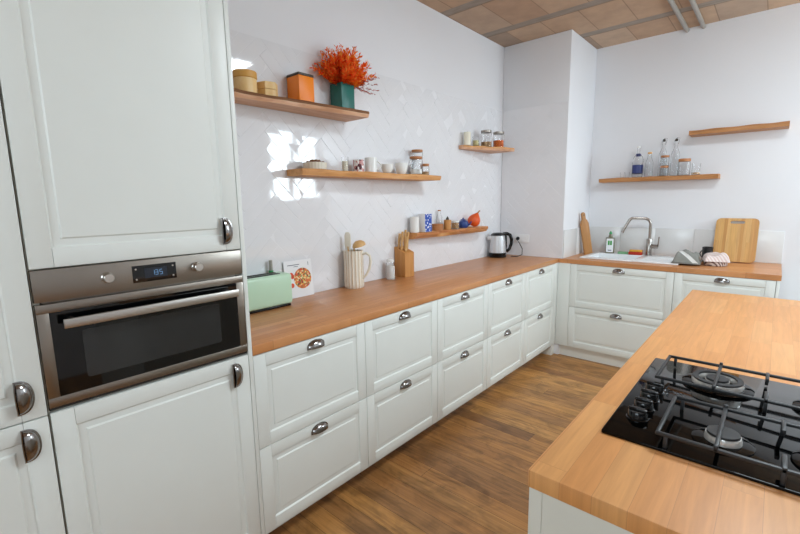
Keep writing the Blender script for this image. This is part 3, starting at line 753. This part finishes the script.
jar('storage_jar', 'lower of the two stacked wood-lidded jars above the sink', 'jar', (1.292, 4.165, ZS5), .033, .088, None, .3, group='jars above the sink')
jar('storage_jar', 'upper of the two stacked wood-lidded jars above the sink', 'jar', (1.292, 4.165, ZS5 + .0885), .033, .088, None, .3, group='jars above the sink')
jar('storage_jar', 'wide wood-lidded jar right of the swing-top bottles', 'jar', (1.435, 4.19, ZS5), .046, .140, None, .2, lidh=.024, group='jars above the sink')
t = thing('small_jar', 'small open glass jar at right end of the shelf above the sink', 'jar', (1.522, 4.19, ZS5))
MB().lathe([(0, 0), (.028, 0), (.030, .004), (.030, .075), (.033, .095), (.031, .095), (.028, .075), (.028, .006), (0, .004)], seg=24).obj('glass_body', 'glass', t); MB().cyl(.0268, .0065, .02).obj('contents', 'oats', t)

# ------------------------------------------------------------------ on the left worktop
ZW = ZT + .0004
t = thing('toaster', 'mint green two-slot toaster beside the tall oven unit', 'toaster', (.0455, .70, ZW))
MB().box(0, .12, 0, .34, .012, .175, .016, 3).obj('body', 'mint', t)
MB().box(.008, .112, .012, .328, 0, .0115, .002).obj('base', 'blackplastic', t)
for x in (.026, .068): MB().box(x, x + .026, .04, .285, .1752, .1775, .001).obj('slot', 'gapdark', t)
MB().box(.045, .075, .3402, .352, .11, .128, .003).obj('lever', 'blackplastic', t)
t = thing('small_bottle', 'small dark bottle with green collar standing behind toaster', 'bottle', (.0275, 1.0, ZW))
MB().lathe([(0, 0), (.015, 0), (.0165, .004), (.0165, .13), (.010, .155), (0, .155)], seg=20).obj('glass_body', 'soap', t)
MB().cyl(.0125, .1555, .18).obj('collar', 'greentop', t); MB().cyl(.009, .1805, .235).obj('neck', 'pipe', t)
t = thing('recipe_card', 'white card with colourful food print leaning against tiled wall', 'card', (.034, 1.172, ZW))
t.rotation_euler = (0, math.radians(-5.5), 0)
MB().box(-.003, 0, -.085, .105, 0, .215).obj('card', 'paper', t, smooth=0)
pr = MB().lathe([(0, 0), (.060, 0), (.060, .0004), (0, .0004)], (0, 0, 0), 40, YZ).obj('food_print', 'food', t, (.0002, .035, .108))
mb = MB()
for i in range(7):
    a = i * .9; mb.cyl(.014, 0, .0003, seg=10, mtx=Matrix.Translation((.0002, -.052 + .018 * math.cos(a), .125 - .006 * i + .02 * math.sin(a))) @ YZ)
mb.obj('flower_print', 'printred', t)
mb = MB(); mb.box(.0002, .0005, -.06, .02, .188, .192); mb.box(.0002, .0005, -.02, .01, .178, .181); mb.box(.0002, .0005, .08, .083, .18, .2)
mb.obj('title_print', 'ink', t, smooth=0)
t = thing('utensil_jug', 'ribbed cream ceramic jug holding kitchen utensils', 'jug', (.074, 1.565, ZW), .5)
fl = lambda a: 1 + .03 * math.cos(18 * a)
MB().lathe([(0, 0), (.056, 0), (.060, .006), (.062, .03), (.060, .12), (.061, .225), (.063, .238), (.058, .238), (.056, .225), (.055, .02), (0, .012)], seg=128, flute=fl).obj('jug_body', 'ribjug', t)
MB().tube([(.058, 0, .215), (.085, .0, .222), (.108, 0, .205), (.112, 0, .17), (.104, 0, .125), (.084, 0, .085), (.060, 0, .062)], [.008, .008, .0085, .009, .009, .008, .008], 10).obj('handle', 'offwhite', t)
t = thing('spatula', 'pale wooden spatula standing upright in the ribbed jug', 'spatula', (.064, 1.548, ZW + .014))
MB().tube([(0, 0, 0), (-.006, -.012, .25)], .005, 8).obj('handle', 'knifewood', t)
MB().prism([(-.016, 0), (.016, 0), (.020, .03), (.019, .09), (.010, .105), (-.012, .105), (-.02, .085), (-.02, .03)], -.0025, .0025, .001, Matrix.Translation((-.0065, -.0125, .235)) @ Matrix.Rotation(.6, 4, 'Z') @ XZ).obj('blade', 'offwhite', t)
t = thing('ladle', 'wooden ladle resting in the ribbed jug, bowl facing sideways', 'ladle', (.080, 1.562, ZW + .014))
MB().tube([(0, 0, 0), (.0, .008, .2), (.004, .0, .245)], .005, 8).obj('handle', 'knifewood', t)
mt = Matrix.Translation((.02, .028, .262)) @ Matrix.Rotation(.25, 4, 'X') @ Matrix.Scale(1.25, 4, (0, 1, 0))
MB().lathe([(0, .024), (.02, .02), (.034, .006), (.038, -.01), (.035, -.01), (.031, .004), (.018, .016), (0, .020)], seg=28, mtx=mt).obj('bowl', 'knifewood', t)
t = thing('salt_shaker', 'glass shaker of white salt next to the knife block', 'shaker', (.06, 1.925, ZW))
MB().lathe([(0, 0), (.031, 0), (.033, .004), (.031, .10), (.026, .122), (.0245, .122), (.0295, .10), (.0315, .005), (0, .004)], seg=28).obj('glass_body', 'glass', t)
MB().cyl(.0292, .0045, .096, bev=.004).obj('contents', 'salt', t); MB().lathe([(0, .1225), (.027, .1225), (.026, .136), (.015, .143), (0, .144)], seg=24).obj('lid', 'white', t)
t = thing('knife_block', 'wooden knife block full of wooden-handled knives', 'knife block', (.064, 2.07, ZW), 0)
b = MB(); b.prism([(-.054, 0), (.048, 0), (.048, .175), (-.054, .215)], -.045, .055, .002, Matrix(((1, 0, 0, 0), (0, 0, 1, 0), (0, 1, 0, 0), (0, 0, 0, 1)))); b.obj('block', 'blockwood', t)
for i, (x, y) in enumerate(((-.028, -.025), (-.028, .005), (-.026, .035), (.0, -.028), (.002, .0), (.004, .03), (.027, -.012))):
    zt = .1938 - x * .3922 + .001
    mb = MB(); L = .105 + .012 * ((i * 7) % 3)
    mb.tube([(x, y, zt), (x + .004, y, zt + L * .5), (x + .013, y, zt + L)], [.0075, .009, .0085], 8)
    mb.obj('knife_handle', 'knifewood', t)
t = thing('electric_kettle', 'steel kettle with black handle in the worktop corner', 'kettle', (.10, 3.395, ZW), .72)
MB().cyl(.082, 0, .022, bev=.005, seg=36).obj('power_base', 'blackplastic', t)
MB().lathe([(0, .0225), (.074, .0225), (.078, .03), (.078, .05), (.072, .15), (.063, .205), (0, .207)], seg=40).obj('body', 'kettlebody', t)
MB().lathe([(.080, .0225), (.081, .026), (.080, .045), (.0786, .045), (.0786, .0225)], seg=40, closed=True).obj('collar', 'blackplastic', t)
MB().lathe([(0, .2075), (.066, .2075), (.066, .216), (.045, .230), (0, .234)], seg=32).obj('lid', 'blackplastic', t)
MB().tube([(.05, 0, .222), (.085, 0, .222), (.115, 0, .208), (.130, 0, .17), (.128, 0, .12), (.112, 0, .075), (.085, 0, .05)], [.014, .0155, .0165, .0165, .0155, .014, .014], 12).obj('handle', 'blackplastic', t)
MB().box(.066, .086, -.009, .009, .05, .215, .004).obj('handle_mount', 'blackplastic', t)
MB().prism([(-.062, -.02), (-.062, .02), (-.098, .006), (-.098, -.006)], .165, .20, .003).obj('spout', 'kettlebody', t)
c = Matrix.Rotation(-.72, 4, 'Z')
W2L = lambda p: c @ (Vector(p) - Vector((.10, 3.395, ZW)))
cord = [(.195, 3.48, ZW + .005), (.25, 3.50, ZW + .004), (.28, 3.54, ZW + .02), (.26, 3.585, ZW + .07), (.225, 3.595, ZW + .12), (.203, 3.592, 1.07)]
cd = MB().tube([W2L(p) for p in cord], .0035, 8).obj('cord', 'blackplastic', t)
p0, p1 = W2L((.200, 3.6125, 1.085)), W2L((.203, 3.586, 1.078))
MB().tube([p0, p0.lerp(p1, .5), p1], [.017, .017, .011], 16).obj('plug', 'blackplastic', cd)
t = thing('wall_socket', 'white double wall socket on the tiled corner behind kettle', 'socket', (.235, YC - .0075, 1.085))
mb = MB(); mb.prism(rrect(-.078, .078, -.04, .04, .006), .0, .006, .0015, XZ); mb.obj('plate', 'plasticwhite', t)
for x in (-.036, .036): MB().lathe([(.019, .0062), (.023, .0062), (.022, .0075), (.0195, .0075)], seg=24, closed=True, mtx=Matrix.Translation((x, 0, 0)) @ XZ).obj('socket_ring', 'plasticwhite', t)

# ------------------------------------------------------------------ at the sink
t = thing('kitchen_sink', 'white ceramic inset sink with drainboard', 'sink', (SX0, SY0, ZT))
w, dd = SX1 - SX0, SY1 - SY0; bx0, bx1, by0, by1 = .05, .43, .055, dd - .09; zr = .012
mb = MB()
mb.box(0, bx0, 0, dd, .0004, zr, .003); mb.box(bx1, w, 0, dd, .0004, zr, .003); mb.box(bx0 - .003, bx1 + .003, 0, by0, .0004, zr, .003); mb.box(bx0 - .003, bx1 + .003, by1, dd, .0004, zr, .003)
for i in range(6): mb.box(bx1 + .05, w - .04, .09 + i * .05, .10 + i * .05, zr - .001, zr + .002, .001)
mb.obj('rim', 'sinkwhite', t)
mb = MB(); T = .008; zb = -.185
mb.box(bx0, bx1, by0, by1, zb, zb + T); mb.box(bx0 - T, bx0, by0, by1, zb, .003); mb.box(bx1, bx1 + T, by0, by1, zb, .003); mb.box(bx0 - T, bx1 + T, by0 - T, by0, zb, .003); mb.box(bx0 - T, bx1 + T, by1, by1 + T, zb, .003)
mb.obj('basin', 'sinkwhite', t)
MB().lathe([(0, zb + T), (.04, zb + T), (.036, zb + T + .003), (0, zb + T + .001)], (.24, .2, 0), 24).obj('drain', 'steel_light', t)
ZK = ZT + zr + .0003
TX, TY = 1.213, 4.195
t = thing('kitchen_tap', 'brushed steel high-arc tap with side lever behind sink', 'tap', (TX, TY, ZK))
MB().lathe([(0, 0), (.030, 0), (.030, .004), (.024, .006), (.024, .15), (.021, .155), (0, .155)], seg=28).obj('base', 'tapsteel', t)
P = [(0, 0, .155), (0, 0, .285)]
for i in range(1, 9): a = PI / 2 * i / 8; P.append((-.055 * (1 - math.cos(a)), -.02 * (1 - math.cos(a)), .285 + .055 * math.sin(a)))
P += [(-.13, -.045, .342)]
for i in range(1, 7): a = 1.15 * i / 6; P.append((-.13 - .04 * math.sin(a), -.045 - .014 * math.sin(a), .302 + .04 * math.cos(a)))
P += [(-.205, -.072, .235), (-.215, -.076, .205)]
MB().tube(P, .0125, 14).obj('spout', 'tapsteel', t)
mb = MB(); mb.tube([(.022, -.004, .085), (.07, -.01, .085)], .019, 16); mb.obj('valve', 'tapsteel', t)
MB().tube([(.072, -.0105, .085), (.075, -.012, .13), (.078, -.013, .175)], [.006, .005, .005], 10).obj('lever', 'tapsteel', t)
t = thing('dish_soap_bottle', 'flat bottle of dish soap with green-printed label behind sink', 'bottle', (.885, 4.175, ZK), .12)
MB().prism(rrect(-.039, .039, -.02, .02, .012), 0, .152, .004).obj('bottle_body', 'soap', t)
MB().lathe([(.0195, .1525), (.018, .166), (.014, .176), (.012, .185), (0, .185)], seg=24).obj('shoulder', 'soap', t)
MB().lathe([(0, .1855), (.014, .1855), (.013, .200), (.006, .204), (.006, .214), (0, .214)], seg=18).obj('cap', 'greentop', t)
lb = MB().box(-.031, .031, -.0213, -.0203, .012, .142).obj('label', 'paper', t)
MB().box(-.018, -.002, -.0217, -.0214, .08, .122).obj('emblem', 'printgreen', lb); MB().box(.002, .018, -.0217, -.0214, .08, .122).obj('emblem', 'printgreen', lb)
MB().box(-.016, .016, -.0217, -.0214, .026, .034).obj('print', 'ink', lb)
tag(MB().box(-.045, .045, -.03, .03, 0, .02, .004).obj('scouring_pad', 'greensponge', loc=(1.0, 4.185, ZK), rot=(0, 0, .2)), 'pale green scouring pad beside dish soap bottle', 'sponge')
t = thing('sponge', 'red and yellow sponge lying left of the tap', 'sponge', (1.11, 4.175, ZK), .05)
MB().box(-.055, .055, -.032, .032, 0, .03, .006).obj('red_layer', 'red', t); MB().prism(rrect(-.05, .055, -.03, .03, .012), .0303, .045, .004).obj('yellow_layer', 'yellow', t)
# leaning narrow board in the corner
t = thing('serving_board', 'narrow wooden serving board leaning in the corner left of sink', 'board', (.716, 4.08, ZW + .0035))
t.rotation_euler = (0, math.radians(-11.5), math.radians(52))
P = [(-.042, 0), (.042, 0), (.042, .30), (.03, .33), (.018, .345), (.018, .40), (.006, .412), (-.006, .412), (-.018, .40), (-.018, .345), (-.03, .33), (-.042, .30)]
MB().prism(P, -.011, .011, .003, XZ).obj('board', 'boardwood', t)
MB().lathe([(.005, -.0118), (.008, -.0118), (.008, .0118), (.005, .0118)], seg=16, closed=True, mtx=Matrix.Translation((0, 0, .385)) @ XZ).obj('hanging_ring', 'darklid', t)
# bamboo board with slot
t = thing('cutting_board', 'large bamboo cutting board with slot handle leaning against back wall', 'board', (1.838, 4.168, ZW + .0035))
t.rotation_euler = (math.radians(-16.5), 0, 0)
def board_with_slot():
    b = bmesh.new(); out = rrect(-.145, .137, 0, .365, .035, 6); inn = rrect(-.05, .045, .320, .344, .0115, 6)
    o = [b.verts.new((x, y, 0)) for x, y in out]; i = [b.verts.new((x, y, 0)) for x, y in inn]
    n = len(o)
    for k in range(n): b.faces.new((o[k], o[(k + 1) % n], i[(k + 1) % n], i[k]))
    r = bmesh.ops.extrude_face_region(b, geom=b.faces[:]); nv = [g for g in r['geom'] if isinstance(g, bmesh.types.BMVert)]
    bmesh.ops.translate(b, vec=(0, 0, .02), verts=nv); bmesh.ops.recalc_face_normals(b, faces=b.faces)
    mb = MB(); return mb._merge(b, XZ)
board_with_slot().obj('board', 'bamboo', t, smooth=25)
# grey towel over the drying mat
def cloth_heap(w, dp, h, seed, nx=36, ny=36, fold=.012, sx=9):
    rnd = random.Random(seed); b = bmesh.new(); ph = [rnd.uniform(0, 6) for _ in range(6)]; G = []
    for i in range(nx + 1):
        row = []
        for j in range(ny + 1):
            u, v = i / nx * 2 - 1, j / ny * 2 - 1
            e = max(0, 1 - max(abs(u), abs(v)) ** 5)
            f = fold * (math.sin(u * sx + v * 2 + ph[0]) + .6 * math.sin(v * sx * .8 - u * 3 + ph[1]) + .4 * math.sin((u + v) * 13 + ph[2]))
            z = max(.002, (h + f * 1.4 + .25 * h * math.cos(u * 2 + ph[3]) * math.cos(v * 1.7 + ph[4])) * e ** .45)
            k = 1 - .12 * (z / h)
            row.append(b.verts.new((u * w / 2 * k + f * .3, v * dp / 2 * k + f * .3, z)))
        G.append(row)
    for i in range(nx):
        for j in range(ny): b.faces.new((G[i][j], G[i + 1][j], G[i + 1][j + 1], G[i][j + 1]))
    ring = [G[i][0] for i in range(nx + 1)] + [G[nx][j] for j in range(1, ny + 1)] + [G[i][ny] for i in range(nx - 1, -1, -1)] + [G[0][j] for j in range(ny - 1, 0, -1)]
    b.faces.new(ring); bmesh.ops.recalc_face_normals(b, faces=b.faces)
    mb = MB(); return mb._merge(b)
tag(MB().prism(rrect(-.098, .098, -.15, .15, .02), 0, .006, .002).obj('drying_mat', 'rackgrey', loc=(1.552, 3.90, ZT + .0148), rot=(0, 0, .05)), 'grey drying mat under the crumpled grey towel', 'mat')
tag(cloth_heap(.185, .27, .07, 4, 36, 36, .0055, 5).obj('kitchen_towel', 'greytowel', loc=(1.550, 3.885, ZT + .0215), rot=(0, 0, .1), smooth=60), 'crumpled grey towel with white stripes on drying mat', 'towel')
mug('dark_mug', 'black mug behind the folded towels beside bamboo board', (1.665, 4.10, ZW), .038, .125, 'darkmug', 2.6)
t = thing('basket', 'small striped basket in front of bamboo cutting board', 'basket', (1.742, 3.90, ZW), .35)
MB().lathe([(0, 0), (.068, 0), (.075, .006), (.08, .036), (.076, .036), (.071, .01), (0, .006)], seg=40).obj('basket_body', 'basket', t)
tag(cloth_heap(.168, .168, .062, 8, 26, 26, .003, 5).obj('tea_towel', 'pinktowel', loc=(1.742, 3.90, ZW + .0365), rot=(0, 0, .2), smooth=60), 'folded pink checked tea towel on top of striped basket', 'towel')

# ------------------------------------------------------------------ camera
yaw, pit, rol, f = .7201, .1538, -.0149, 427.8
fw = Vector((-math.sin(yaw) * math.cos(pit), math.cos(yaw) * math.cos(pit), -math.sin(pit)))
r = Vector((math.cos(yaw), math.sin(yaw), 0)); u = r.cross(fw)
r2 = math.cos(rol) * r + math.sin(rol) * u; u2 = -math.sin(rol) * r + math.cos(rol) * u
cam = bpy.data.cameras.new('camera'); co = bpy.data.objects.new('camera', cam); COL.objects.link(co)
mt = Matrix((r2, u2, -fw)).transposed().to_4x4(); mt.translation = Vector((2.0708, -.265, 1.4627)); co.matrix_world = mt
cam.sensor_width = 36; cam.lens = f / 800 * 36; cam.clip_start = .02
S.camera = co

# ------------------------------------------------------------------ light: daylight through the side window, the other two and the panel added as fill
def area(name, loc, d, sx, sy, power, color=(1, 1, 1)):
    L = bpy.data.lights.new(name, 'AREA'); L.shape = 'RECTANGLE'; L.size = sx; L.size_y = sy; L.energy = power; L.color = color
    o = bpy.data.objects.new(name, L); COL.objects.link(o); o.location = loc
    o.rotation_euler = Vector(d).to_track_quat('-Z', 'Z').to_euler(); return o
def winlight(name, axis, pos, w, power, color=(1, 1, 1)):
    a0, a1, z0, z1 = w; a, z = (a0 + a1) / 2, (z0 + z1) / 2
    if axis == 'x': area(name, (pos + .12, a, z), (-1, 0, 0), a1 - a0, z1 - z0, power, color)
    else: area(name, (a, pos - .12, z), (0, 1, 0), a1 - a0, z1 - z0, power, color)
cool = (.76, .91, 1.0)
winlight('daylight_side', 'x', XR, W1, 50, cool)
winlight('fill_near', 'x', XR, W2, 5, cool)  # weak fill at the added second window
winlight('fill_rear', 'y', YN, W3, 50, cool)  # fill at the added rear window, lifts faces turned to the camera
t = thing('fill_panel', 'unseen square fill light panel added above the island', 'fill light', (2.35, 1.9, H))  # panel added out of view for soft fill
MB().box(-.36, .36, -.36, .36, -.05, -.0005, .004).obj('housing', 'frame', t)
L = bpy.data.lights.new('fill_panel_glow', 'AREA'); L.shape = 'SQUARE'; L.size = .68; L.energy = 44; L.color = (.80, .93, 1.0)
o = bpy.data.objects.new('fill_panel_glow', L); COL.objects.link(o); o.location = (2.35, 1.9, H - .052)
wd = bpy.data.worlds.new('world'); S.world = wd; wd.use_nodes = True
wd.node_tree.nodes['Background'].inputs[0].default_value = (.9, .95, 1, 1); wd.node_tree.nodes['Background'].inputs[1].default_value = .5
S.view_settings.view_transform = 'Standard'; S.view_settings.look = 'None'; S.view_settings.gamma = 1; S.view_settings.use_curve_mapping = False
S.view_settings.exposure = 0.2
